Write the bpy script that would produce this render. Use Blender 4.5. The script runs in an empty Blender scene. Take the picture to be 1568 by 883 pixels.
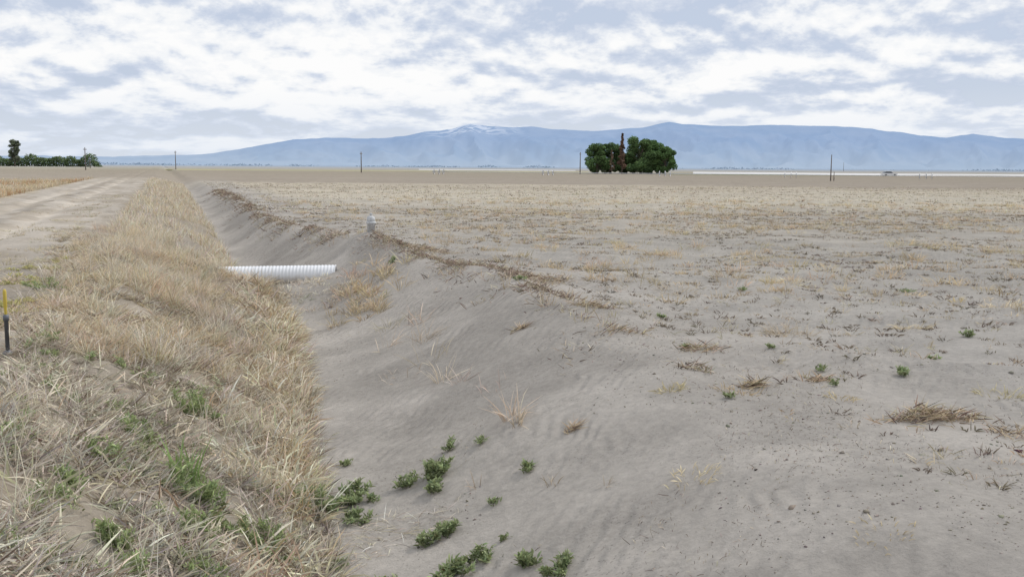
import bpy, math, numpy as np
from mathutils import Matrix, Vector
rng=np.random.default_rng(7)
TH=math.radians(19.3); ST,CT=math.sin(TH),math.cos(TH)
def cam_frame(lat,dist):
    """site coordinates (metres right of / ahead along the camera heading; placed objects read off image pixels) -> world x,y"""
    lat=np.asarray(lat,float); dist=np.asarray(dist,float)
    return lat*CT+dist*ST, -lat*ST+dist*CT
# ---------- noise ----------
def _h(ix,iy,s):
    n=(ix.astype(np.int64)*374761393+iy.astype(np.int64)*668265263+s*1442695041)&0xffffffff
    n=((n^(n>>13))*1274126177)&0xffffffff
    n=(n^(n>>16))&0xffff
    return n/65535.0
def vn(x,y,s=0):
    x=np.asarray(x,float);y=np.asarray(y,float)
    ix=np.floor(x);iy=np.floor(y);fx=x-ix;fy=y-iy
    fx=fx*fx*(3-2*fx);fy=fy*fy*(3-2*fy)
    a=_h(ix,iy,s);b=_h(ix+1,iy,s);c=_h(ix,iy+1,s);d=_h(ix+1,iy+1,s)
    return (a*(1-fx)+b*fx)*(1-fy)+(c*(1-fx)+d*fx)*fy
def fbm(x,y,o=4,s=0):
    t=0;a=.5;n=0
    for i in range(o):
        t=t+a*vn(x*2**i+i*17.3,y*2**i-i*9.1,s+i);n+=a;a*=.5
    return t/n
def ss(e0,e1,x):
    t=np.clip((x-e0)/(e1-e0),0,1);return t*t*(3-2*t)
# ---------- terrain ----------
def B(y): return np.interp(y,[0,6.5,8.6,14,18,21,24,34,100],[.8,1.0,1.2,1.8,2.25,2.25,1.65,1.9,2.3])
def C(y): return np.interp(y,[0,9,12,16,20,25,31,40,55,120],[4.8,5.0,5.4,5.7,5.3,4.9,3.9,3.8,4.1,4.4])
def T(x,y,detail=True):
    x=np.asarray(x,float);y=np.asarray(y,float)
    wob=(fbm(x*0+3.1,y/1.7,3,5)-.5)*.5
    b=B(y)+wob*.8;c=C(y)+wob
    bot=np.interp(y,[0,8,18,24,40,80,140],[-.99,-.96,-.93,-.84,-.70,-.50,-.3])
    bot=bot+.38*np.exp(-((y-21.6)/.9)**2)
    crest=np.interp(y,[0,12,22,30,60],[.02,.08,.12,.08,.06])
    top=.40
    t1=np.clip((x+1.3)/(b+1.3),0,1)
    zl=top+(bot-top)*t1**1.45
    t2=np.clip((x-b-.15)/(c-b-.15),0,1); t2=t2*t2*(3-2*t2)
    zr=bot+(crest-bot)*t2
    t3=ss(0,2.2,x-c)
    z=np.where(x<b,zl,zr)
    z=np.where(x>c,crest*(1-t3),z)
    # drifted ridge along the crest, lumpy
    amp=np.interp(y,[6,11,15,26,34,60,90],[0,.03,.13,.15,.12,.10,.0])*(.4+1.1*fbm(x*0+7.7,y/1.3,3,6))
    q=x-c+.15
    z=z+amp*np.exp(-np.where(q<0,(q/.55)**2,(q/.32)**2))
    lf=ss(-7.2,-8.6,x)
    z=z-lf*.2
    z=z-.08*np.exp(-((x+3.7)/.28)**2)-.08*np.exp(-((x+5.5)/.28)**2)+.04*np.exp(-((x+4.6)/.4)**2)+.04*np.exp(-((x+7.3)/.4)**2)
    z=z+.24*np.exp(-((x-4.8)/.75)**2-((y-23.5)/2.6)**2)
    far=ss(200,120,np.abs(y))*ss(220,120,np.abs(x))
    sand=ss(b-.1,b+.3,x)
    z=z+far*sand*((fbm(x/2.4,y/2.4,3,11)-.5)*.23+(fbm((x*.8+y*.6)/.45,(y*.8-x*.6)/1.1,3,12)-.5)*.06)
    dr=1-np.abs(2*fbm((x*.5+y*.87)/1.5,(y*.5-x*.87)/4,2,13)-1)
    z=z+far*sand*ss(c-.5,c+1.5,x)*ss(.75,1,dr)*.06
    z=z+far*(1-sand)*ss(-2.6,-1.6,x)*((fbm(x/.5,y/.5,3,21)-.5)*.2)
    z=z+far*ss(-1.6,-2.6,x)*((fbm(x/.6,y/.9,4,22)-.5)*.09)
    return z
def mk(name,V,F,mat,col=None,smooth=False,k=4):
    me=bpy.data.meshes.new(name)
    V=np.asarray(V,np.float32);F=np.asarray(F,np.int32)
    me.vertices.add(len(V));me.vertices.foreach_set('co',V.ravel())
    me.loops.add(F.size);me.loops.foreach_set('vertex_index',F.ravel())
    me.polygons.add(len(F));me.polygons.foreach_set('loop_start',np.arange(0,F.size,k,dtype=np.int32))
    if smooth: me.polygons.foreach_set('use_smooth',np.ones(len(F),bool))
    me.update(calc_edges=True)
    if col is not None:
        a=me.color_attributes.new('Col','FLOAT_COLOR','POINT')
        c=np.ones((len(V),4),np.float32);c[:,:col.shape[1]]=col
        a.data.foreach_set('color',c.ravel())
    if mat: me.materials.append(mat)
    ob=bpy.data.objects.new(name,me);bpy.context.scene.collection.objects.link(ob)
    return ob
# ---------- materials ----------
def newmat(name):
    m=bpy.data.materials.new(name);m.use_nodes=True
    nt=m.node_tree;nt.nodes.clear();return m,nt,nt.nodes,nt.links
def leafmat(name,trans=.25):
    m,nt,N,L=newmat(name)
    o=N.new('ShaderNodeOutputMaterial');a=N.new('ShaderNodeAttribute');a.attribute_name='Col'
    p=N.new('ShaderNodeBsdfDiffuse')
    L.new(a.outputs['Color'],p.inputs['Color'])
    if trans:
        t=N.new('ShaderNodeBsdfTranslucent');mx=N.new('ShaderNodeMixShader');mx.inputs[0].default_value=trans
        L.new(a.outputs['Color'],t.inputs['Color'])
        L.new(p.outputs[0],mx.inputs[1]);L.new(t.outputs[0],mx.inputs[2]);L.new(mx.outputs[0],o.inputs[0])
    else: L.new(p.outputs[0],o.inputs[0])
    return m
def simple(name,col,rough=.6,metal=0,var=.2,scale=8,bump=0):
    m,nt,N,L=newmat(name)
    o=N.new('ShaderNodeOutputMaterial');p=N.new('ShaderNodeBsdfPrincipled')
    p.inputs['Roughness'].default_value=rough;p.inputs['Metallic'].default_value=metal
    tc=N.new('ShaderNodeTexCoord');no=N.new('ShaderNodeTexNoise');no.inputs['Scale'].default_value=scale;no.inputs['Detail'].default_value=6
    L.new(tc.outputs['Object'],no.inputs['Vector'])
    r=N.new('ShaderNodeValToRGB')
    r.color_ramp.elements[0].position=.3;r.color_ramp.elements[1].position=.7
    r.color_ramp.elements[0].color=[c*(1-var) for c in col]+[1];r.color_ramp.elements[1].color=[min(1,c*(1+var)) for c in col]+[1]
    L.new(no.outputs['Fac'],r.inputs[0]);L.new(r.outputs[0],p.inputs['Base Color']);L.new(p.outputs[0],o.inputs[0])
    return m
M_dry=leafmat('dry_grass_mat',.22);M_green=leafmat('green_leaf_mat',.3);M_tree=leafmat('tree_leaf_mat',.2)
M_deb=leafmat('debris_mat',0)
# ground material
def ground_mat():
    m,nt,N,L=newmat('ground_mat')
    o=N.new('ShaderNodeOutputMaterial');p=N.new('ShaderNodeBsdfDiffuse');p.inputs['Roughness'].default_value=.6
    a=N.new('ShaderNodeAttribute');a.attribute_name='Col'
    g=N.new('ShaderNodeNewGeometry')
    def noise(scale,detail=4,rough=.6,vec=None):
        n=N.new('ShaderNodeTexNoise');n.inputs['Scale'].default_value=scale;n.inputs['Detail'].default_value=detail;n.inputs['Roughness'].default_value=rough
        L.new(vec or g.outputs['Position'],n.inputs['Vector']);return n.outputs['Fac']
    def mapr(v,a0,a1,b0,b1):
        r=N.new('ShaderNodeMapRange');r.inputs[1].default_value=a0;r.inputs[2].default_value=a1;r.inputs[3].default_value=b0;r.inputs[4].default_value=b1
        L.new(v,r.inputs[0]);return r.outputs[0]
    def math_(op,x,y):
        n=N.new('ShaderNodeMath');n.operation=op
        for i,v in enumerate((x,y)):
            if isinstance(v,(int,float)): n.inputs[i].default_value=v
            else: L.new(v,n.inputs[i])
        return n.outputs[0]
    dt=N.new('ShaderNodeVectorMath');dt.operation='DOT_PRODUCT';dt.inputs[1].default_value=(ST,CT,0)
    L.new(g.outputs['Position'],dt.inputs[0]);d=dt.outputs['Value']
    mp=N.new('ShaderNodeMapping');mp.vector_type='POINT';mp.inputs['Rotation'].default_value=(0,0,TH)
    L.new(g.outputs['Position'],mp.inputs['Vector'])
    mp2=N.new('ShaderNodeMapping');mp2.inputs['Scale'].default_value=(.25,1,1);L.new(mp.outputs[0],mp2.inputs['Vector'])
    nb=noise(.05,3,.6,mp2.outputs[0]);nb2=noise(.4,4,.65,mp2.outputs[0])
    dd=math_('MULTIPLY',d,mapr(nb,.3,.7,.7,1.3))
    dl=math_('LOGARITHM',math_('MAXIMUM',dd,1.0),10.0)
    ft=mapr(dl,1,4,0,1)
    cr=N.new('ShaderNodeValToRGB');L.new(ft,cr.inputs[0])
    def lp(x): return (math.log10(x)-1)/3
    stops=[(10,(.425,.395,.36)),(28,(.415,.385,.345)),(45,(.44,.40,.345)),(62,(.54,.49,.405)),(92,(.52,.46,.37)),(125,(.38,.33,.275)),(320,(.36,.315,.25)),(420,(.40,.37,.29)),(700,(.42,.40,.37)),(1500,(.36,.41,.47)),(9000,(.35,.44,.57))]  # farthest blue-grey stops paint distance haze into the ground colour
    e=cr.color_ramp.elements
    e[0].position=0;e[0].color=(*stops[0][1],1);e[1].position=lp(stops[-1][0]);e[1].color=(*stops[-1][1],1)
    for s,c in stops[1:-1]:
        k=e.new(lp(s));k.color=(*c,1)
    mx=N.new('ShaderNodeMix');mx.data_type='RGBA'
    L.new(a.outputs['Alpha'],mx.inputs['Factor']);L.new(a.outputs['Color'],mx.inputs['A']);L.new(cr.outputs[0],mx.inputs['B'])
    n14=noise(14,6,.75)
    v=math_('MULTIPLY',mapr(noise(.9,4),.3,.7,.89,1.11),mapr(n14,.3,.7,.87,1.13))
    v=math_('MULTIPLY',v,mapr(nb2,.3,.7,.89,1.11))
    sp=mapr(noise(38,2,.6),.60,.68,1,.6)
    spm=mapr(noise(.7,4,.7),.48,.62,0,1)
    spf=math_('ADD',1.0,math_('MULTIPLY',math_('SUBTRACT',sp,1.0),spm))
    v=math_('MULTIPLY',v,spf)
    sc=N.new('ShaderNodeVectorMath');sc.operation='SCALE';L.new(mx.outputs['Result'],sc.inputs[0]);L.new(v,sc.inputs['Scale'])
    L.new(sc.outputs[0],p.inputs['Color'])
    mw=N.new('ShaderNodeMapping');mw.inputs['Rotation'].default_value=(0,0,.9);L.new(g.outputs['Position'],mw.inputs['Vector'])
    w=N.new('ShaderNodeTexWave');w.inputs['Scale'].default_value=1.9;w.inputs['Distortion'].default_value=9;w.inputs['Detail'].default_value=2;w.inputs['Detail Scale'].default_value=.7
    L.new(mw.outputs[0],w.inputs['Vector'])
    hh=math_('ADD',math_('MULTIPLY',w.outputs['Fac'],math_('MULTIPLY',mapr(noise(.5,2),.40,.6,.1,1),.024)),math_('MULTIPLY',n14,.016))
    hh=math_('ADD',hh,math_('MULTIPLY',noise(4,4,.6),.03))
    b=N.new('ShaderNodeBump');b.inputs['Strength'].default_value=.85;b.inputs['Distance'].default_value=1.0
    L.new(hh,b.inputs['Height']);L.new(b.outputs[0],p.inputs['Normal'])
    L.new(p.outputs[0],o.inputs[0]);return m
def geo(a,b,s0,g):
    r=[];x=a;s=s0
    while x<b: x+=s;s*=g;r.append(x)
    return np.array(r)
us=np.concatenate([-geo(8,45000,.15,1.09)[::-1],np.arange(-8,-2.5,.09),np.arange(-2.5,9,.05),np.arange(9,20,.13),geo(20,45000,.15,1.08)])
ys=np.concatenate([-geo(3,2500,.3,1.2)[::-1],np.arange(-3,4,.3),np.arange(4,14,.05),np.arange(14,30,.08),np.arange(30,60,.25),geo(60,45000,.28,1.055)])
X,Y=np.meshgrid(us,ys);Z=T(X,Y)
nu,ny=len(us),len(ys)
idx=np.arange(nu*ny).reshape(ny,nu)
F=np.stack([idx[:-1,:-1],idx[:-1,1:],idx[1:,1:],idx[1:,:-1]],-1).reshape(-1,4)
sand=np.array([.435,.40,.36])
road=np.array([.49,.44,.38]);litter=np.array([.31,.255,.19]);greyl=np.array([.36,.33,.29])
bb=B(Y);n1=fbm(X/1.3,Y/1.3,4,31)[...,None]
col=np.ones(X.shape+(3,))*sand
st=ss(.50,.68,fbm(X/1.6,Y/1.6,5,37))[...,None];col=col*(1-st*.14)
lm=(ss(bb+.12,bb-.25,X+(fbm(X/.3,Y/.3,3,33)-.5)*.5))[...,None]
col=col*(1-lm)+(litter*n1*1.2+greyl*(1-n1))*lm
rm=ss(-1.3,-1.9,X+(fbm(X/.6,Y/.6,3,34)-.5)*1.6)[...,None]
gr=ss(15,26,Y)[...,None]
rc=(np.array([.33,.295,.255])*(1-gr)+road*gr)
tr=(np.exp(-((X+3.7)/.35)**2)+np.exp(-((X+5.5)/.35)**2))[...,None]
rc=rc*(1-.6*tr)+(rc*1.3)*.6*tr
mid=np.exp(-((X+4.6)/.35)**2)[...,None]*ss(.4,.6,fbm(X/.4,Y/1.2,3,39))[...,None];rc=rc*(1-.3*mid)
ng=ss(.45,.62,fbm(X/.7,Y/2.5,4,36))[...,None]
rc=rc*(1-.35*ng)+litter*.35*ng
col=col*(1-rm)+rc*rm
lf=ss(-6.9,-7.6,X+(fbm(X/.8,Y/.8,3,35)-.5)*1.2)[...,None]
col=col*(1-lf)+np.array([.46,.39,.29])*lf
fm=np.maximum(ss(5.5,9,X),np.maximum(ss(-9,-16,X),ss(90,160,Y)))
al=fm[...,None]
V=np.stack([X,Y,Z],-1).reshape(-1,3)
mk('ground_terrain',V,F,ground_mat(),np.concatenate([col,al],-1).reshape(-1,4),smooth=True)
# ---------- blades ----------
def blades(P,h,az,lean,bend,w,col,seg=3,twist=None,prof=None,clamp=True):
    n=len(P);prof=prof or [.7,1,.7,.08][:seg+1]
    az=np.broadcast_to(az,(n,)).astype(float);lean=np.broadcast_to(lean,(n,));bend=np.broadcast_to(bend,(n,));h=np.broadcast_to(h,(n,));w=np.broadcast_to(w,(n,))
    tw=rng.uniform(0,math.pi,n) if twist is None else twist
    pos=P.astype(float).copy();out=[]
    for k in range(seg+1):
        a=lean+bend*k/seg
        perp=np.stack([-np.sin(az),np.cos(az),0*az],-1)
        nor=np.stack([np.cos(a)*np.cos(az),np.cos(a)*np.sin(az),-np.sin(a)],-1)
        sd=perp*np.cos(tw)[:,None]+nor*np.sin(tw)[:,None]
        s=sd*(w*prof[k]*.5)[:,None]
        out+= [pos-s,pos+s]
        pos=pos+(h/seg)[:,None]*np.stack([np.sin(a)*np.cos(az),np.sin(a)*np.sin(az),np.cos(a)],-1)
        if clamp:
            g=T(pos[:,0],pos[:,1])+.008+.01*rng.random(n);pos[:,2]=np.maximum(pos[:,2],g)
    V=np.stack(out,1).reshape(-1,3);m=2*(seg+1)
    base=(np.arange(n)*m)[:,None,None]
    f=np.array([[2*k,2*k+1,2*k+3,2*k+2] for k in range(seg)])[None]
    F=(base+f).reshape(-1,4)
    cc=np.repeat(np.clip(col,0,1),m,axis=0)
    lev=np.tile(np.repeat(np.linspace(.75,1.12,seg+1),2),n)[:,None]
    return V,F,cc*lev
class Acc:
    def __init__(s): s.V=[];s.F=[];s.C=[];s.n=0
    def add(s,t):
        s.V.append(t[0]);s.F.append(t[1]+s.n);s.C.append(t[2]);s.n+=len(t[0])
    def build(s,name,mat): return mk(name,np.concatenate(s.V),np.concatenate(s.F),mat,np.concatenate(s.C))
def onG(x,y,dz=0): return np.stack([x,y,T(x,y)+dz],-1)
def jit(base,n,v=.18,hue=.05):
    c=np.array(base)[None]*(1+rng.normal(0,v,n))[:,None]+rng.normal(0,hue,(n,3))*np.array(base).mean()
    return np.clip(c,.01,.9)
STRAW=[.63,.52,.36];PALE=[.74,.67,.55];GREY=[.53,.49,.43];BROWN=[.30,.235,.175]
def tufts(A,lat,dist,rad,nb,h,base,lean=(.1,1.0),w=(.004,.009),bend=(.1,1.2),cv=.18,world=False):
    cx,cy=(np.asarray(lat,float),np.asarray(dist,float)) if world else cam_frame(lat,dist)
    N=len(cx);nb=np.broadcast_to(nb,(N,)).astype(int)
    r=np.repeat(np.broadcast_to(rad,(N,)),nb);H=np.repeat(np.broadcast_to(h,(N,)),nb)
    X_=np.repeat(cx,nb);Y_=np.repeat(cy,nb);n=len(X_)
    a=rng.uniform(0,6.283,n);q=r*np.sqrt(rng.random(n))
    x=X_+q*np.cos(a);y=Y_+q*np.sin(a)
    az=a+rng.normal(0,.8,n)
    c=np.repeat(jit(base,N,.15,.04) if not isinstance(base,np.ndarray) else base,nb,axis=0)*(1+rng.normal(0,cv,n))[:,None]
    A.add(blades(onG(x,y),H*rng.uniform(.45,1.1,n),az,rng.uniform(*lean,n),rng.uniform(*bend,n),rng.uniform(*w,n),c))
# --- left bank grass ---
A=Acc()
def bankpts(n,y0,y1,pw=1.0,x0=-2.2):
    y=y0+(y1-y0)*rng.random(n)**pw
    b=B(y)
    x=x0+(b+.1-x0)*rng.random(n)
    return x,y,b
n=112000
x,y,b=bankpts(n,3.2,26,1.55)
m=(fbm(x/.45,y/.45,3,41)>.38)&((x>-1.5+(fbm(x/.4,y/.9,3,48)-.5)*1.5)|(fbm(x/.5,y/.5,3,46)>.60));x,y=x[m],y[m];n=len(x)
near=ss(16,8,y+fbm(x,y,2,43)*4)
pc=jit(GREY,n)*near[:,None]+jit(STRAW,n,.2)*(1-near)[:,None]
k=rng.random(n)<.42;pc[k]=jit(PALE,k.sum());k=rng.random(n)<.17;pc[k]=jit(BROWN,k.sum(),.3)
pt=ss(.5,.65,fbm(x/.8,y/.8,3,49))[:,None];pc=pc*(1-.28*pt)
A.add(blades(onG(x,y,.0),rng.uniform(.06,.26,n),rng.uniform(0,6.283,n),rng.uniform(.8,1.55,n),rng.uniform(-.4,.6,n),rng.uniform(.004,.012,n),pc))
n=2900
x,y,b=bankpts(n,3.8,28,1.1,-1.7)
den=fbm(x/.9,y/1.3,3,42)
u_=(x+1.7)/(b+1.7)
gold=ss(8,11,y)*np.exp(-((u_-.45)/.38)**2)
keep=(den>.58-.18*gold)&(rng.random(n)<.4+.6*gold)
x,y,gold=x[keep],y[keep],gold[keep];n=len(x)
hh=(.12+.15*gold)*rng.uniform(.5,1.7,n)+.03
bc=np.where((rng.random(n)<.5)[:,None],jit([.68,.55,.37],n,.12),jit(PALE,n,.12))
g=(1-gold)[:,None];bc=bc*(1-.4*g)+jit(GREY,n)*.4*g
tufts(A,x,y,rng.uniform(.05,.2,n),rng.integers(14,42,n),hh,bc,(.05,1.05),(.0035,.008),(.1,1.3),world=True)
n=3500
x,y,b=bankpts(n,5,24,1.1,-1.2);k=fbm(x/.9,y/1.3,3,42)>.5;x,y=x[k],y[k];n=len(x)
A.add(blades(onG(x,y),rng.uniform(.25,.6,n),rng.uniform(0,6.28,n),rng.uniform(0,.5,n),rng.uniform(.1,.7,n),.0045,jit(PALE,n)))
n=20000
y=27+95*rng.random(n)**1.4;b=B(y);x=-1.3+(b+1.3)*rng.random(n)**.9;k=fbm(x/.8,y/2.5,3,50)>.45;x,y=x[k],y[k];n=len(x)
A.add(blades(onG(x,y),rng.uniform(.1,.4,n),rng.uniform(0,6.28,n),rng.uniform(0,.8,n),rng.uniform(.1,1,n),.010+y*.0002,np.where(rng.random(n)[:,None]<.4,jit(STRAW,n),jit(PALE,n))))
n=16000
y=14+110*rng.random(n)**1.2;x=-7.3-14*rng.random(n)**1.3;k=fbm(x/1.5,y/1.5,3,44)>.42;x,y=x[k],y[k];n=len(x)
c=jit([.62,.52,.36],n);k=fbm(x/3,y/6,2,45)>.57;c[k]=jit([.50,.33,.19],k.sum())
A.add(blades(onG(x,y),rng.uniform(.15,.5,n),rng.uniform(0,6.28,n),rng.uniform(0,.6,n),rng.uniform(.1,1,n),.010+y*.0002,c))
n=650
y=8+50*rng.random(n)**1.4;x=-1.9-rng.gamma(1.5,.6,n);k=fbm(x/.7,y/1.2,3,47)>.48;x,y=x[k],y[k];n=len(x)
tufts(A,x,y,.12,16,rng.uniform(.05,.15,n),[.55,.49,.35],(.3,1.4),(.005,.009),world=True)
A.build('dry_bank_grass',M_dry)
# --- broad dead reed leaves draped over ditch edge ---
A=Acc()
n=1250
y=4.3+24*rng.random(n)**1.1;b=B(y);x=b-.0-rng.gamma(2,.16,n)
k=(fbm(x*0+y/.6,y/.6,2,51)>.33);x,y=x[k],y[k];n=len(x)
bc=jit([.80,.72,.57],n,.13);k=rng.random(n)<.3;bc[k]=jit([.50,.39,.26],k.sum())
tufts(A,x,y,.12,rng.integers(5,16,n),rng.uniform(.15,.45,n),bc,(.3,1.5),(.009,.021),(.1,1.2),world=True)
n=420;x,y,b=bankpts(n,4,13,1.2,-1.2)
tufts(A,x,y,.15,rng.integers(3,9,n),rng.uniform(.12,.34,n),[.74,.67,.54],(.7,1.5),(.008,.017),(-.2,.8),world=True)
A.build('dead_reeds',M_dry)
def fieldpts(n,d0,d1,pw=1.0):
    d=np.sqrt(d0**2+(d1**2-d0**2)*rng.random(n));l=d*rng.uniform(-.62,.72,n)
    x,y=cam_frame(l,d);k=x>C(y)-.2;return x[k],y[k],d[k]
A=Acc()
x,y,d=fieldpts(24000,5,50)
k=(fbm(x/2.5,y/2.5,3,61)>.42)&(rng.random(len(x))<np.interp(d,[5,9,14,30],[.25,.5,.85,1]));x,y,d=x[k],y[k],d[k];N=len(x)
h=rng.uniform(.03,.12,N);kk=rng.random(N)<.52
tufts(A,x[kk],y[kk],rng.uniform(.03,.10,kk.sum()),9,h[kk],[.21,.175,.135],(.5,1.45),(.006,.015),world=True)
tufts(A,x[~kk],y[~kk],.08,8,h[~kk]*1.2,[.56,.475,.35],(.3,1.4),(.005,.011),world=True)
x,y,d=fieldpts(3600,11,64);k=(fbm(x/5,y/5,2,62)>.44)&(x>C(y)+1.5);x,y,d=x[k],y[k],d[k];N=len(x)
tufts(A,x,y,rng.uniform(.08,.3,N),24,rng.uniform(.1,.29,N),[.63,.51,.34],(.1,1.1),(.005,.013),world=True)
x,y,d=fieldpts(14000,45,115);k=fbm(x/6,y/6,3,63)>.38;x,y,d=x[k],y[k],d[k];N=len(x)
tufts(A,x,y,.2,3,rng.uniform(.07,.2,N),[.60,.54,.42],(.1,1.2),(.02,.045),world=True)
x,y,d=fieldpts(6500,38,110);N=len(x)
tufts(A,x,y,.12,4,rng.uniform(.05,.15,N),[.26,.21,.155],(.4,1.4),(.02,.05),world=True)
S=[(3.55,12.5,.3,.26,80),(4.0,18.4,.35,.28,80),(5.0,18,.3,.22,60),(2.8,16.8,.35,.18,60),(5.3,13,.25,.2,50),(7.2,14.5,.3,.22,60),(12.5,25,.6,.3,120),(10.5,26.5,.5,.28,90),(8.2,24,.4,.22,80),(1.5,9.2,.13,.10,60),(1.35,7.2,.2,.09,50),(3.0,8.9,.15,.09,40),(2.1,9.0,.2,.12,50),(4.6,9.2,.22,.13,60),(2.0,22,.3,.2,50),(6.1,11.0,.2,.2,50),(3.9,6.6,.14,.05,40),(2.2,5.6,.22,.05,40),(3.75,7.0,.15,.05,30)]
S=np.array(S);tufts(A,S[:,0],S[:,1],S[:,2],S[:,4],S[:,3],[.62,.51,.36],(.3,1.4),(.005,.011))
A.build('dry_stubble',M_dry)
# reeds on the dune slope
A=Acc()
R=[(0.0,9.6,.10,.42,26),(.06,9.4,.06,.25,20),(-.84,12,.12,.36,20),(-.6,11.6,.1,.28,14),(-1.3,14.5,.2,.4,26),(-1.5,16,.2,.4,26),(-2.0,16.5,.3,.35,30),(.35,8.0,.05,.15,8),(.75,7.6,.03,.1,6),(-.3,8.4,.06,.2,6),(-1.5,13,.3,.2,16),(-.15,11,.2,.25,8),(-1.1,13.2,.25,.35,14),(-1.9,14.9,.2,.35,16)]
R=np.array(R);tufts(A,R[:,0],R[:,1],R[:,2],R[:,4],R[:,3],[.64,.56,.43],(.2,1.3),(.007,.014),(.1,.9))
n=60;l=rng.normal(-2.95,.4,n);d=rng.normal(19.7,1.0,n)
tufts(A,l,d,.12,15,rng.uniform(.15,.45,n),STRAW,(.1,1.2),(.008,.017))
n=75;l=rng.uniform(-5.6,-3.4,n);d=rng.uniform(19.8,21.6,n)
tufts(A,l,d,.15,14,rng.uniform(.08,.25,n),PALE,(.3,1.3),(.008,.016))
n=30;l=rng.uniform(-1.3,-.5,n);d=rng.uniform(7.4,8.3,n)
tufts(A,l,d,.12,8,rng.uniform(.1,.25,n),PALE,(1.0,1.5),(.004,.007))
n=120;y=11+28*rng.random(n);x=C(y)+rng.normal(-.25,.35,n)
tufts(A,x,y,.08,7,rng.uniform(.1,.34,n),[.58,.49,.36],(.0,1.1),(.006,.013),(.0,.7),world=True)
A.build('dry_reed_tuft',M_dry)
# --- debris line on the crest ---
A=Acc()
n=19000;y=8+75*rng.random(n)**1.5
off=rng.normal(0,.28,n)*rng.uniform(.3,1.6,n)+(fbm(y*0+1.5,y/1.2,3,71)-.5)*1.2
x=C(y)+off-.1
k=fbm(x/.45,y/.8,3,72)>np.interp(y,[8,13,15,30,50],[.60,.54,.43,.49,.53]);x,y=x[k],y[k];n=len(x)
c=jit([.26,.195,.155],n,.3,.06);k=rng.random(n)<.38;c[k]=jit([.52,.45,.34],k.sum())
A.add(blades(onG(x,y,.0)+np.array([0,0,1])*(.06*rng.random(n)**2)[:,None],rng.uniform(.04,.17,n)*(1+y/90),rng.uniform(0,6.28,n),rng.uniform(.8,1.57,n),rng.uniform(-.3,.6,n),rng.uniform(.005,.012,n)*(1+y/60),c))
for (l,d,r,n,h) in [(1.15,14.2,.25,200,.06),(3.4,8.05,.26,420,.13),(3.75,8.2,.22,160,.08),(.55,8.9,.05,60,.05),(2.3,9.3,.12,120,.07),(2.1,11.0,.25,150,.04),(3.0,9.6,.12,80,.04),(.5,17,.5,400,.08),(-.9,20,.6,500,.1),(-2,23,.7,700,.12),(1.3,12.0,.3,150,.04),(.1,13,.12,80,.05),(4.0,7.6,.25,100,.03)]:
    cx,cy=cam_frame(l,d);x=cx+rng.normal(0,r*.6,n);y=cy+rng.normal(0,r*.35,n)
    c=jit([.25,.19,.14],n,.3,.05);k=rng.random(n)<.6;c[k]=jit([.56,.45,.31],k.sum())
    rr=np.exp(-((x-cx)**2+(y-cy)**2)/(r*r*.5))
    P=onG(x,y);P[:,2]+=h*rr*rng.random(n)
    A.add(blades(P,rng.uniform(.05,.2,n),rng.normal(.5,1.2,n),rng.uniform(.9,1.57,n),rng.uniform(-.2,.6,n),rng.uniform(.004,.011,n),c))
A.build('plant_debris',M_deb)
# --- fine chaff & crumbs ---
A=Acc()
n=30000;d=4.5+22*rng.random(n)**1.2;l=d*rng.uniform(-.6,.72,n);x,y=cam_frame(l,d)
k=(x>B(y)+.1)&(fbm(x/1.3,y/1.3,5,81)>np.where(x>C(y)-.7,.53,.61));x,y=x[k],y[k];n=len(x)
c=jit([.24,.205,.17],n,.3);k=rng.random(n)<.4;c[k]=jit([.58,.50,.38],k.sum())
A.add(blades(onG(x,y,.0),rng.gamma(1.3,.015,n)+.006,rng.uniform(0,6.28,n),rng.uniform(1.1,1.57,n),rng.uniform(-.3,.5,n),rng.uniform(.002,.006,n),c,seg=2))
A.build('straw_chaff',M_deb)
def crumbs(x,y,s,base):
    n=len(x);P=onG(x,y)
    o=np.array([[1,0,0],[-1,0,0],[0,1,0],[0,-1,0],[0,0,.5],[0,0,-.6]])
    V=P[:,None,:]+o[None]*s[:,None,None]*rng.uniform(.5,1.5,(n,6,1))+rng.normal(0,.25,(n,6,3))*s[:,None,None]
    f=np.array([[0,2,4],[2,1,4],[1,3,4],[3,0,4],[2,0,5],[1,2,5],[3,1,5],[0,3,5]])
    F=(np.arange(n)*6)[:,None,None]+f[None]
    return V.reshape(-1,3),F.reshape(-1,3),np.repeat(jit(base,n,.25),6,axis=0)
n=70000;d=4+24*rng.random(n)**1.3;l=d*rng.uniform(-.6,.72,n);x,y=cam_frame(l,d)
k=(x>B(y)+.1)&(fbm(x/1.1,y/1.1,5,81)>np.where(x>C(y)-.7,.53,.62));x,y=x[k],y[k]
t=crumbs(x,y,rng.gamma(1.3,.003,len(x))+.0015,[.27,.24,.205])
ob=mk('soil_crumbs',t[0],t[1],M_deb,t[2],k=3)
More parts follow.
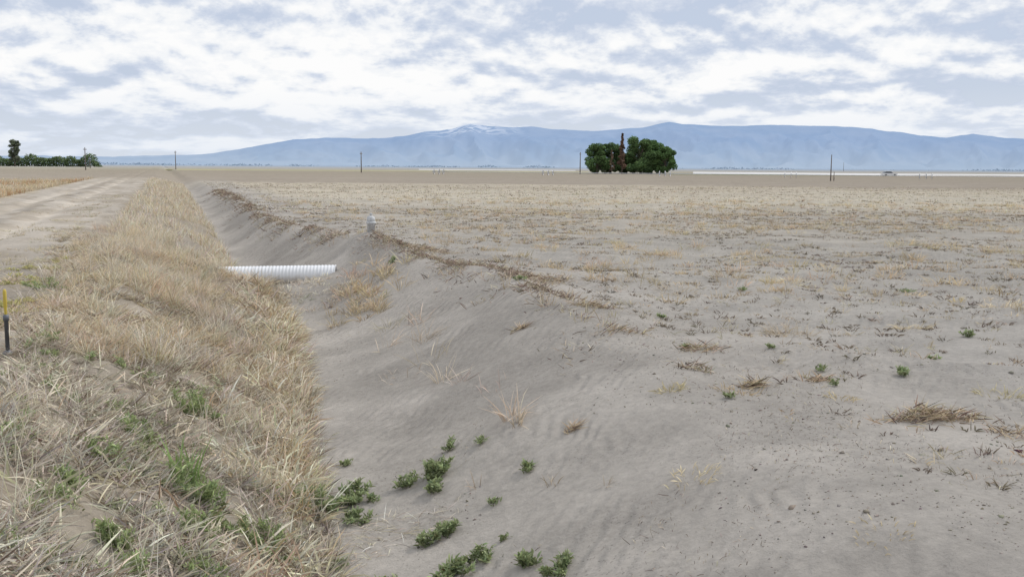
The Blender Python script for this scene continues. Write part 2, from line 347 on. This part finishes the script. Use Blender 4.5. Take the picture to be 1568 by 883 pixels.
# --- green weeds ---
def weed(A,l,d,R,H,n,base=(.13,.17,.075),lw=.022,ll=.05):
    cx,cy=cam_frame(l,d)
    ns=max(4,int(R*60));sa=rng.uniform(0,6.28,ns);sr=R*np.sqrt(rng.random(ns));shh=H*(1-.5*(sr/R)**2)*rng.uniform(.5,1.15,ns)
    i=rng.integers(0,ns,n);tt=rng.random(n)**.6
    x=cx+sr[i]*np.cos(sa[i])*(.4+.6*tt)+rng.normal(0,.016,n);y=cy+sr[i]*np.sin(sa[i])*(.4+.6*tt)+rng.normal(0,.016,n)
    P=onG(x,y);P[:,2]+=shh[i]*tt
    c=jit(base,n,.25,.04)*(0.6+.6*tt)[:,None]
    A.add(blades(P,rng.uniform(.5,1.2,n)*ll,rng.uniform(0,6.28,n),rng.uniform(.2,1.3,n),rng.uniform(.2,1.2,n),rng.uniform(.6,1.2,n)*lw,c,prof=[.3,1,.8,.1]))
W=[(-1.7,8.5,.27,.2,1500),(-1.45,8.75,.2,.17,700),(-1.35,8.3,.16,.1,350),(-.72,8.94,.17,.22,900),(-.66,8.6,.12,.12,300),(-.96,8.9,.1,.12,260),(-.54,7.7,.12,.13,360),(-.67,7.6,.1,.1,220),(-.39,6.9,.13,.12,420),(-.22,7.05,.12,.12,280),(-.52,6.7,.14,.12,380),(.11,6.75,.09,.09,230),(.34,6.5,.14,.09,380),(-1.71,9.9,.06,.06,90),(-.6,9.5,.08,.1,130),(.13,8.4,.08,.06,130),(-1.24,8.7,.07,.06,90),(-.3,9.3,.06,.05,60),(-.15,8.0,.05,.05,50),(3.95,9.9,.08,.09,200),(1.95,8.75,.05,.05,60),(3.2,10.1,.05,.05,60),(5.6,12.1,.1,.07,140),(1.95,11.1,.05,.04,60),(2.13,14,.07,.05,80),(-2.5,20.9,.12,.12,120),(.14,16.4,.12,.08,120),(3.1,9.4,.05,.05,40),(2.9,11,.04,.04,40),(-.9,7.0,.1,.05,90),(-1.3,7.3,.1,.05,90),(-.05,7.3,.03,.03,30),
 (4.7,10.9,.05,.05,50),(3.9,16.8,.1,.06,80),(6.8,17,.12,.06,90)]
A=Acc()
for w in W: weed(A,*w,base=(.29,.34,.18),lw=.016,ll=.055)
A.build('green_weeds',M_green)
A=Acc()
for (l,d,R,H,n) in [(-2.93,9,.2,.22,500),(-2.3,7.0,.2,.24,500),(-2.86,7.5,.16,.16,240),(-2.1,6.9,.22,.18,400),(-1.75,7.0,.22,.16,400),(-1.77,5.6,.15,.15,320),(-2.24,5.45,.13,.14,250),(-2.8,6.7,.14,.12,200),(-6.2,13.1,.25,.15,180),(-1.3,6.2,.15,.12,250),(-2.0,6.3,.12,.12,200),(-2.7,5.9,.1,.1,140),(-2.0,5.1,.12,.13,200),(-1.6,5.2,.12,.13,200)]:
    weed(A,l,d,R*1.15,H+.04,int(n*1.5),base=(.31,.37,.18),lw=.012,ll=.055)
for _ in range(95):
    y=4.2+7*rng.random()**1.2;x=rng.uniform(-1.2,B(y)-.2);l=x*CT-y*ST;d=x*ST+y*CT
    weed(A,l,d,rng.uniform(.04,.14),rng.uniform(.06,.15),int(rng.uniform(20,110)),base=(.33,.38,.20),lw=.010,ll=.045)
for _ in range(45):
    y=11+8*rng.random();x=rng.uniform(-3.4,-1.5);l=x*CT-y*ST;d=x*ST+y*CT
    weed(A,l,d,rng.uniform(.08,.2),rng.uniform(.03,.08),int(rng.uniform(40,120)),base=(.52,.49,.22),lw=.012,ll=.05)
A.build('bank_weeds',M_green)
A=Acc()
n=30;cx,cy=cam_frame(-2.38,7.1);x=cx+rng.normal(0,.05,n);y=cy+rng.normal(0,.05,n)
A.add(blades(onG(x,y,.03),rng.uniform(.25,.48,n),rng.uniform(0,6.28,n),rng.uniform(.02,.4,n),rng.uniform(.1,.8,n),.018,jit([.29,.40,.16],n)))
A.build('sedge_clump',M_green)
# ---------- primitives ----------
def revolve(name,prof,mat,seg=24,axis='Z',cap=False):
    V=[];F=[]
    for (r,z) in prof:
        for i in range(seg):
            a=2*math.pi*i/seg;V.append((r*math.cos(a),r*math.sin(a),z))
    for j in range(len(prof)-1):
        for i in range(seg):
            F.append((j*seg+i,j*seg+(i+1)%seg,(j+1)*seg+(i+1)%seg,(j+1)*seg+i))
    V=np.array(V,float)
    if axis=='X': V=V[:,[2,1,0]]*[1,1,1]
    return mk(name,V,F,mat,smooth=True)
def boxes(name,bl,mat):
    V=[];F=[];
    for (x0,x1,y0,y1,z0,z1) in bl:
        b=len(V);V+=[(x0,y0,z0),(x1,y0,z0),(x1,y1,z0),(x0,y1,z0),(x0,y0,z1),(x1,y0,z1),(x1,y1,z1),(x0,y1,z1)]
        F+=[[b+i for i in f] for f in ((3,2,1,0),(4,5,6,7),(0,1,5,4),(1,2,6,5),(2,3,7,6),(3,0,4,7))]
    return mk(name,V,F,mat)
def empty(name,loc):
    e=bpy.data.objects.new(name,None);bpy.context.scene.collection.objects.link(e);e.location=loc;e.empty_display_size=.2;return e
# culvert pipe
m_pipe,nt,N,L=newmat('pipe_mat')
o=N.new('ShaderNodeOutputMaterial');p=N.new('ShaderNodeBsdfPrincipled');p.inputs['Roughness'].default_value=.45
tc=N.new('ShaderNodeTexCoord');sp=N.new('ShaderNodeSeparateXYZ');L.new(tc.outputs['Object'],sp.inputs[0])
no=N.new('ShaderNodeTexNoise');no.inputs['Scale'].default_value=6;no.inputs['Detail'].default_value=8;L.new(tc.outputs['Object'],no.inputs['Vector'])
ad=N.new('ShaderNodeMath');ad.operation='MULTIPLY_ADD';ad.inputs[1].default_value=.25;L.new(no.outputs['Fac'],ad.inputs[0]);L.new(sp.outputs['Z'],ad.inputs[2])
mr=N.new('ShaderNodeMapRange');mr.inputs[1].default_value=-.04;mr.inputs[2].default_value=.16;L.new(ad.outputs[0],mr.inputs[0])
cx_=N.new('ShaderNodeMix');cx_.data_type='RGBA';cx_.inputs['A'].default_value=(.45,.41,.36,1);cx_.inputs['B'].default_value=(.76,.77,.79,1)
L.new(mr.outputs[0],cx_.inputs['Factor']);L.new(cx_.outputs['Result'],p.inputs['Base Color']);L.new(p.outputs[0],o.inputs[0])
prof=[];Lp=2.75;nr=int(Lp/.075)
for i in range(nr*6+1):
    z=-Lp/2+Lp*i/(nr*6);prof.append((.22+.007*math.cos(2*math.pi*i/6),z))
inner=[(.195,Lp/2),(.195,-Lp/2),prof[0]]
pipe=revolve('corrugated_culvert_pipe',prof+inner,m_pipe,40,'X')
px_,py_=cam_frame(-5.25,22.3);pipe.location=(float(px_)-.1,float(py_),-.37);pipe.rotation_euler=(0,math.radians(-1.0),math.radians(-16))
# standpipe valve on crest
m_galv=simple('galvanised_mat',(.48,.50,.52),.45,.5,.25,20)
m_conc=simple('weathered_concrete',(.52,.53,.54),.9,0,.25,20)
vx,vy=cam_frame(-3.45,24.3);vz=float(T(vx,vy))
e=empty('irrigation_standpipe',(float(vx),float(vy),vz-.06))
for nm,pr in (('riser',[(.0,.0),(.095,0),(.095,.26),(.12,.27),(.12,.31),(.08,.33)]),('cap',[(.08,.31),(.10,.33),(.105,.38),(.09,.43),(.05,.455),(.0,.46)]),('lift_knob',[(.02,.45),(.03,.48),(.045,.51),(.0,.53)])):
    q=revolve(nm,pr,m_conc,20);q.parent=e
# yellow-topped marker post at road shoulder
mx_,my_=cam_frame(-4.60,8.95);mz=float(T(mx_,my_))
e=empty('marker_post',(float(mx_),float(my_),mz))
q=revolve('lower_post',[(.0,-.1),(.018,-.1),(.018,.33),(.026,.33),(.026,.38),(.013,.39),(0,.39)],simple('dark_steel',(.14,.15,.17),.5,.4));q.parent=e
q=revolve('yellow_sleeve',[(.012,.38),(.012,.44),(.016,.46),(.016,.60),(.010,.62),(0,.62)],simple('yellow_plastic',(.50,.38,.06),.6));q.parent=e
q=revolve('foot',[(.0,.0),(.05,.0),(.045,.04),(.018,.06)],bpy.data.materials['dark_steel']);q.parent=e
# utility poles
m_wood=simple('weathered_wood',(.16,.14,.13),.9,0,.3,3)
def pole(l,d,H,arm=True,r=.15):
    x,y=cam_frame(l,d);e=empty('utility_pole',(float(x),float(y),0))
    q=revolve('shaft',[(.0,0),(r*1.1,0),(r,H*.5),(r*.75,H),(0,H)],m_wood,10);q.parent=e
    if arm:
        q=boxes('crossarm',[(-.7,.7,-.06,.06,H-.7,H-.56)],m_wood);q.parent=e;q.rotation_euler[2]=.9
        for i,s in enumerate((-.6,-.25,.25,.6)):
            rr=revolve('insulator_%d'%(i+1),[(.0,H-.56),(.05,H-.55),(.06,H-.45),(.03,H-.38),(0,H-.37)],m_galv,8)
            rr.parent=q;rr.location=(s,0,0)
def lat(px,d): return (px-784)/1524*d*.993
pole(lat(130,300),300,6.9);pole(lat(137,420),420,5,False);pole(lat(268,400),400,7.4);pole(lat(552,300),300,6.2);pole(lat(887,305),305,6.6);pole(lat(1271,172),172,4.5,False,.09);pole(lat(1276,172),172,1.6,False,.07);pole(lat(1290,900),900,8)
# wheel-line sprinkler
m_al=simple('aluminium',(.55,.56,.58),.4,.6)
x0,y0=cam_frame(lat(660,262),262);x1,y1=cam_frame(lat(1720,215),215)
D=Vector((float(x1-x0),float(y1-y0),0));Ln=D.length
e=empty('wheel_line_sprinkler',(float(x0),float(y0),0));e.rotation_euler=(0,0,math.atan2(D.y,D.x))
q=revolve('sprinkler_pipe',[(.0,0),(.07,0),(.07,Ln),(0,Ln)],m_al,8,'X');q.parent=e;q.location.z=.65
def wheel(nm,xx):
    V=[];F=[];s=24
    for i in range(s):
        a=2*math.pi*i/s
        for r,w in ((.65,-.06),(.65,.06),(.58,.06),(.58,-.06)): V.append((w,r*math.cos(a),r*math.sin(a)))
    for i in range(s):
        for k in range(4): F.append((i*4+k,i*4+(k+1)%4,((i+1)%s)*4+(k+1)%4,((i+1)%s)*4+k))
    for i in range(8):
        a=2*math.pi*i/8;c,s_=math.cos(a),math.sin(a);b=len(V)
        for r in (.07,.6):
            V+=[(-.02,r*c-.02*s_,r*s_+.02*c),(-.02,r*c+.02*s_,r*s_-.02*c),(.02,r*c+.02*s_,r*s_-.02*c),(.02,r*c-.02*s_,r*s_+.02*c)]
        for k in range(4): F.append((b+k,b+(k+1)%4,b+4+(k+1)%4,b+4+k))
    w=mk(nm,V,F,m_al);w.parent=e;w.location=(xx,0,.65)
k=0
for base in np.arange(2,Ln,29.5):
    wheel('wheel_%d'%(k+1),base);k+=1
    for o_ in (-1.4,1.2):
        if base+o_>0: 
            wheel('wheel_%d'%(k+1),base+o_);k+=1
# parked white car
def car(l,d,rot):
    x,y=cam_frame(l,d);e=empty('parked_car',(float(x),float(y),0));e.rotation_euler[2]=rot
    paint=simple('white_paint',(.70,.71,.72),.3,0,.03);glass=simple('dark_glass',(.03,.04,.05),.1,0,.1);tyre=simple('tyre_rubber',(.03,.03,.03),.9,0,.2)
    def ext(nm,pts,w0,w1,mat):
        n=len(pts);V=[(p[0],-(w0 if p[1]<.95 else w1),p[1]) for p in pts]+[(p[0],(w0 if p[1]<.95 else w1),p[1]) for p in pts]
        me=bpy.data.meshes.new(nm);me.from_pydata(V,[],[list(range(n)),list(range(2*n-1,n-1,-1))]+[(i+n,(i+1)%n+n,(i+1)%n,i) for i in range(n)]);me.materials.append(mat)
        ob=bpy.data.objects.new(nm,me);bpy.context.scene.collection.objects.link(ob);ob.parent=e
        bv=ob.modifiers.new('b','BEVEL');bv.width=.05;bv.segments=2;return ob
    ext('body',[(-2.2,.35),(2.2,.35),(2.25,.65),(2.1,.88),(1.1,.94),(-1.9,.94),(-2.2,.9)],.88,.8,paint)
    ext('windows',[(1.0,.93),(.35,1.40),(-1.3,1.40),(-1.9,.93)],.82,.68,glass)
    ext('roof',[(.3,1.39),(.2,1.46),(-1.2,1.46),(-1.35,1.39)],.7,.68,paint)
    i=1
    for wx in (-1.35,1.4):
        for wy in (-.9,.7):
            q=revolve('wheel_%d'%i,[(.0,0),(.2,0),(.33,.02),(.33,.18),(.2,.2),(0,.2)],tyre,20);q.rotation_euler=(math.radians(-90),0,0);q.location=(wx,wy,.33);q.parent=e;i+=1
car(lat(1360,300),300,-.25)
# ---------- trees ----------
def leaves(P,size,col):
    n=len(P);a=rng.normal(size=(n,3));a/=np.linalg.norm(a,axis=1)[:,None];b=rng.normal(size=(n,3));b-=a*(a*b).sum(1)[:,None];b/=np.linalg.norm(b,axis=1)[:,None]
    s=(size*rng.uniform(.6,1.3,n))[:,None]
    V=np.stack([P-a*s,P-b*s*.6,P+a*s,P+b*s*.6],1).reshape(-1,3)
    return V,np.arange(n*4).reshape(n,4),np.repeat(np.clip(col,.005,1),4,axis=0)
m_bark=simple('bark',(.12,.10,.08),.95,0,.35,2)
def limb(V,F,p0,p1,r0,r1,s=7):
    p0=np.array(p0,float);p1=np.array(p1,float);d=p1-p0;d/=np.linalg.norm(d);a=np.cross(d,[.3,.9,.2]);a/=np.linalg.norm(a);c=np.cross(d,a);b=len(V)
    for p,r in ((p0,r0),(p1,r1)):
        for i in range(s):
            t=2*math.pi*i/s;V.append(p+r*(a*math.cos(t)+c*math.sin(t)))
    for i in range(s): F.append((b+i,b+(i+1)%s,b+s+(i+1)%s,b+s+i))
def tree(name,l,d,H,R,base,nl=7000,kind='round',ls=.28,dens=30,skirt=.1):
    x,y=cam_frame(l,d);e=empty(name,(float(x),float(y),0))
    V=[];F=[]
    limb(V,F,(0,0,-.2),(0,0,H*.35),R*.09,R*.06);limb(V,F,(0,0,H*.33),(R*.1,0,H*.85),R*.06,R*.02)
    P=[];Cc=[]
    for i in range(dens):
        u=rng.normal(size=3);u/=np.linalg.norm(u)
        if kind=='round':
            t=(i+.5)/dens; zc=skirt+(.9-skirt)*t
            Rz=R*math.sqrt(max(0,1-((zc-.42-skirt*.3)/.62)**2))*.78
            an=rng.uniform(0,6.28);q=rng.random()**.45
            c=np.array([math.cos(an)*Rz*q,math.sin(an)*Rz*q,H*zc]);rr=R*rng.uniform(.24,.40)
            c[2]=min(c[2],H-rr*.72)
        else:
            t=(i+.5)/dens;c=np.array([u[0]*R*(1-t)*.8,u[1]*R*(1-t)*.8,H*(.15+.82*t)]);rr=R*(.35*(1-t)+.16)
        limb(V,F,(0,0,min(c[2]*.6,H*.6)),c,R*.025,R*.008,5)
        n=nl//dens;v=rng.normal(size=(n,3));v/=np.linalg.norm(v,axis=1)[:,None];v*=(rr*rng.random(n)**.35)[:,None];v[:,2]*=.75
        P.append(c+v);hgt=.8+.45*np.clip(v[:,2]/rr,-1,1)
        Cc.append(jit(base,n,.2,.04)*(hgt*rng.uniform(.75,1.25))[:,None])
    P=np.concatenate(P);P[:,2]=np.maximum(P[:,2],.15)
    t=mk('trunk_and_limbs',np.array(V),F,m_bark,smooth=True);t.parent=e
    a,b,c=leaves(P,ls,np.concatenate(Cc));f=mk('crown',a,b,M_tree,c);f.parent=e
G=(.16,.25,.105)
tree('broadleaf_tree',lat(913,320),320,9.7,4.5,G,9000)
tree('broadleaf_tree',lat(933,326),326,10.2,4.2,(.13,.20,.085),8000)
tree('broadleaf_tree',lat(980,320),320,12.0,5.5,G,12000)
tree('broadleaf_tree',lat(996,325),325,11.2,5.2,(.14,.23,.09),10000)
tree('broadleaf_tree',lat(1017,319),319,9.0,4.0,(.15,.24,.095),8000)
tree('broadleaf_tree',lat(958,330),330,7.6,4.2,(.13,.20,.085),6000)
tree('dead_conifer_tree',lat(951,314),314,13.0,1.7,(.24,.16,.12),1800,'cone',.26,dens=30)
tree('dead_conifer_tree',lat(935,314),314,7.8,1.1,(.26,.19,.14),500,'cone',.2,dens=16)
tree('poplar_tree',lat(22,560),560,16,3.6,(.20,.23,.16),3600,'round',.40,dens=36,skirt=.22)
n=15000;l=rng.uniform(-420,-247,n);
hp=fbm(l/7,l*0,3,91)*8+2;hp*=ss(-246,-252,l)
d=600+rng.uniform(-4,4,n);x,y=cam_frame(l,d);P=np.stack([x,y,hp*rng.random(n)**.7],-1)
t=leaves(P,.6,jit((.14,.19,.095),n,.3)*(.7+.5*P[:,2]/np.maximum(hp,1))[:,None]);mk('windbreak_hedge',t[0],t[1],M_tree,t[2])
n=5000;l=rng.uniform(-1100,1500,n);d=2300+rng.uniform(-150,150,n)
hp=ss(.48,.64,fbm(l/60,d*0,4,95))*4.5*(.5+fbm(l/12,d*0,3,96));x,y=cam_frame(l,d);P=np.stack([x,y,hp*rng.random(n)-.5],-1)
P=P[hp>.8]
t=leaves(P,2.2,jit((.33,.41,.50),len(P),.10,.02));mk('distant_trees',t[0],t[1],M_tree,t[2])  # bluish leaf colour has the distance haze painted in
# pale flats & crop strips
def strip(name,l0,l1,d0,d1,z,mat):
    n=60;V=[];F=[]
    for i in range(n+1):
        l=l0+(l1-l0)*i/n
        for dd in (d0,d1):
            w=(float(vn(np.array(l/40.),np.array(dd*1.),7))-.5)*(d1-d0)*.35
            f=(dd+w)
            x,y=cam_frame(l*f/d0,f);V.append((float(x),float(y),z))
    F=[(2*i,2*i+2,2*i+3,2*i+1) for i in range(n)]
    return mk(name,V,F,mat)
m_white=simple('alkali_mat',(.58,.57,.56),.9,0,.15,.03);m_gs=simple('green_crop_mat',(.18,.21,.10),.9,0,.3,.05)
strip('alkali_flat',lat(1060,350),lat(1800,350),350,520,.03,m_white)
strip('alkali_flat',lat(640,520),lat(880,520),520,660,.03,m_white)
strip('green_crop_strip',lat(1030,300),lat(1800,300),306,328,.03,m_gs)
strip('green_crop_strip',lat(250,380),lat(900,380),380,430,.03,simple('yellow_crop_mat',(.40,.36,.18),.9,0,.25,.05))
# ---------- mountains ----------
pxs=np.array([-400,0,180,260,330,400,450,500,540,600,650,690,720,745,770,810,860,920,980,1000,1020,1040,1080,1180,1270,1330,1400,1440,1480,1520,1568,1800,2200])
pys=np.array([9,11,11,13,17,30,38,42,41,42,51,56,64,61,60,61,56,55,60,65,69.5,66,64,65,65,60,52,49,55,49,46,40,30.])
D0=22000.
n=900;m=60
bx=np.linspace(-400,2200,n);prof=np.interp(bx,pxs,pys)+3.2*(fbm(bx/24,bx*0,5,101)-.5)
Lg=(bx-784)/1524*D0
dep=np.linspace(0,1,m)
BX,DP=np.meshgrid(Lg,dep)
PR=np.meshgrid(prof,dep)[0]/1524*D0
rid=1-np.abs(2*fbm(BX/1100+DP*.6,DP*2.6,5,102)-1)
env=np.where(DP<.75,(DP/.75)**1.6,1-(DP-.75)*1.5)
hz=PR*np.clip(env+(rid-.75)*1.6*np.sin(np.pi*np.clip(DP/.75,0,1))*.55,0,1)
dd=D0-6500+DP*(6500/.75);k=dd/D0
xx,yy=cam_frame(BX*k,dd)
V=np.stack([xx,yy,hz+2-30*(DP==0)],-1).reshape(-1,3)
idx=np.arange(n*m).reshape(m,n);F=np.stack([idx[:-1,:-1],idx[:-1,1:],idx[1:,1:],idx[1:,:-1]],-1).reshape(-1,4)
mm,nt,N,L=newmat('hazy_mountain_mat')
o=N.new('ShaderNodeOutputMaterial');df=N.new('ShaderNodeBsdfDiffuse');em=N.new('ShaderNodeEmission');ad=N.new('ShaderNodeMixShader');ad.inputs[0].default_value=.70  # emission share is painted aerial haze, flattening the slope relief
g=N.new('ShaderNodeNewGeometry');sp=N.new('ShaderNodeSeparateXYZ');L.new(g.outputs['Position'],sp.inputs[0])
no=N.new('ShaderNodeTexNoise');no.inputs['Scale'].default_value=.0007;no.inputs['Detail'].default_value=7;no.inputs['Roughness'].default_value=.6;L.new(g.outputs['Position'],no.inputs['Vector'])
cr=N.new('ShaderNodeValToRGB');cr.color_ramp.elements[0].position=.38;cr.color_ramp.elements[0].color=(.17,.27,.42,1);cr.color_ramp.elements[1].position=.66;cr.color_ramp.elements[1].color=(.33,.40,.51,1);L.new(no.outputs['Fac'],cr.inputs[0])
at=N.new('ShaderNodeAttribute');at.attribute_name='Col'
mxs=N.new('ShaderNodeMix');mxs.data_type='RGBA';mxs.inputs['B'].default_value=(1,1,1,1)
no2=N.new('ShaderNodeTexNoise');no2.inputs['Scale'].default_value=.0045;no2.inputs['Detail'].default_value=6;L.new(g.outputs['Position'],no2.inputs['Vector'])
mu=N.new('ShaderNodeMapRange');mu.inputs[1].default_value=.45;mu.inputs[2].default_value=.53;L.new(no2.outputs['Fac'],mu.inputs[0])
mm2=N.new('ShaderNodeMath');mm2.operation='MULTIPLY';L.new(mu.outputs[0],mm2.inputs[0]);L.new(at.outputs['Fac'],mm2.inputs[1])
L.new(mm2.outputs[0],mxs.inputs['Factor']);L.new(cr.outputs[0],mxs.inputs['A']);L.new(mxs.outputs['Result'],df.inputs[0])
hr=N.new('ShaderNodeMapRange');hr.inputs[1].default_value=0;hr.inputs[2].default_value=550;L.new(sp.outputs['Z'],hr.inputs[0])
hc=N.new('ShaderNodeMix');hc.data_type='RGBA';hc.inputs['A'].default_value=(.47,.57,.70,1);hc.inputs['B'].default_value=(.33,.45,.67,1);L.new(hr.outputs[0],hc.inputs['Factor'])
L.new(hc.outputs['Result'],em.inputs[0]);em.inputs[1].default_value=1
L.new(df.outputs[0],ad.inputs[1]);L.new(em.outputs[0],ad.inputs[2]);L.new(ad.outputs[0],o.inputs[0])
snow=np.exp(-((BX-lat(720,D0))/800)**2)*ss(.66,.88,hz/np.maximum(PR,1))
c=np.repeat(np.clip(snow*1.2,0,1).reshape(-1,1),3,axis=1)
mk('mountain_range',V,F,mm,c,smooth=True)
# ---------- world ----------
sc=bpy.context.scene
w=bpy.data.worlds.new('World');sc.world=w;w.use_nodes=True;nt=w.node_tree;N=nt.nodes;L=nt.links;N.clear()
SX,SY,SEL=.85,.15,math.radians(46)
o=N.new('ShaderNodeOutputWorld');sky=N.new('ShaderNodeTexSky');sky.sky_type='NISHITA';sky.sun_disc=False;sky.sun_elevation=SEL;sky.sun_rotation=math.atan2(SX,SY)%(2*math.pi);sky.dust_density=1
bs=N.new('ShaderNodeBackground');bs.inputs[1].default_value=.12;L.new(sky.outputs[0],bs.inputs[0])
tc=N.new('ShaderNodeTexCoord');sp=N.new('ShaderNodeSeparateXYZ');L.new(tc.outputs['Generated'],sp.inputs[0])
def M(op,a,b=None,c=None):
    n=N.new('ShaderNodeMath');n.operation=op
    for i,v in enumerate((a,b,c)):
        if v is None: continue
        if isinstance(v,(int,float)): n.inputs[i].default_value=v
        else: L.new(v,n.inputs[i])
    return n.outputs[0]
zz=M('MAXIMUM',sp.outputs['Z'],0.0)
def cloud(off,sh,sv,det,rough,dist,seed):
    q=M('MULTIPLY',M('LOGARITHM',M('ADD',zz,.05+off),2.71828),sv)
    cb=N.new('ShaderNodeCombineXYZ');L.new(M('MULTIPLY',sp.outputs['X'],sh),cb.inputs[0]);L.new(M('MULTIPLY_ADD',sp.outputs['Y'],sh,seed),cb.inputs[1]);L.new(q,cb.inputs[2])
    n=N.new('ShaderNodeTexNoise');n.inputs['Scale'].default_value=1;n.inputs['Detail'].default_value=det;n.inputs['Roughness'].default_value=rough;n.inputs['Distortion'].default_value=dist
    L.new(cb.outputs[0],n.inputs['Vector']);return n.outputs['Fac']
c1=cloud(0,9.5,3.2,7,.56,.1,16.1);c2=cloud(.010,9.5,3.2,7,.56,.1,16.1);cl=cloud(0,3.4,1.8,2,.5,0,21.7)
rel=M('MULTIPLY',M('SUBTRACT',c1,c2),1.7)
val=M('ADD',M('ADD',M('MULTIPLY',c1,.50),M('MULTIPLY',cl,.58)),rel)
cr=N.new('ShaderNodeValToRGB');L.new(val,cr.inputs[0]);e=cr.color_ramp.elements
e[0].position=.38;e[0].color=(.55,.62,.76,1);e[1].position=.72;e[1].color=(.98,.98,.98,1)
k=e.new(.48);k.color=(.65,.71,.82,1);k=e.new(.545);k.color=(.77,.81,.88,1);k=e.new(.61);k.color=(.89,.91,.94,1)
hz_=N.new('ShaderNodeMapRange');hz_.inputs[1].default_value=0;hz_.inputs[2].default_value=.075;hz_.inputs[3].default_value=.8;hz_.inputs[4].default_value=0;L.new(zz,hz_.inputs[0])
mxh=N.new('ShaderNodeMix');mxh.data_type='RGBA';L.new(hz_.outputs[0],mxh.inputs['Factor']);L.new(cr.outputs[0],mxh.inputs['A']);mxh.inputs['B'].default_value=(.76,.82,.91,1)
bc=N.new('ShaderNodeBackground');L.new(mxh.outputs['Result'],bc.inputs[0]);bc.inputs[1].default_value=1.0
mk_=N.new('ShaderNodeMapRange');mk_.inputs[1].default_value=.34;mk_.inputs[2].default_value=.44;mk_.inputs[3].default_value=.9;L.new(val,mk_.inputs[0])
ms=N.new('ShaderNodeMixShader');L.new(mk_.outputs[0],ms.inputs[0]);L.new(bs.outputs[0],ms.inputs[1]);L.new(bc.outputs[0],ms.inputs[2]);L.new(ms.outputs[0],o.inputs[0])
sun=bpy.data.lights.new('sun','SUN');sun.energy=2.0;sun.angle=math.radians(10);sun.color=(1,.96,.89)
so=bpy.data.objects.new('sun',sun);sc.collection.objects.link(so)
hl=math.hypot(SX,SY);dv=Vector((SX/hl*math.cos(SEL),SY/hl*math.cos(SEL),math.sin(SEL)));so.rotation_euler=dv.to_track_quat('Z','Y').to_euler()
# ---------- camera ----------
cam=bpy.data.cameras.new('camera');cam.lens=35;cam.sensor_width=36;cam.clip_end=90000;cam.clip_start=.05
co=bpy.data.objects.new('camera',cam);sc.collection.objects.link(co)
co.location=(0,0,2.1)
R_=Matrix.Rotation(-TH,4,'Z')@Matrix.Rotation(math.radians(90-6.97),4,'X')@Matrix.Rotation(math.radians(.4),4,'Z')
co.rotation_euler=R_.to_euler()
sc.camera=co
sc.view_settings.view_transform='Standard';sc.view_settings.look='None';sc.view_settings.exposure=0
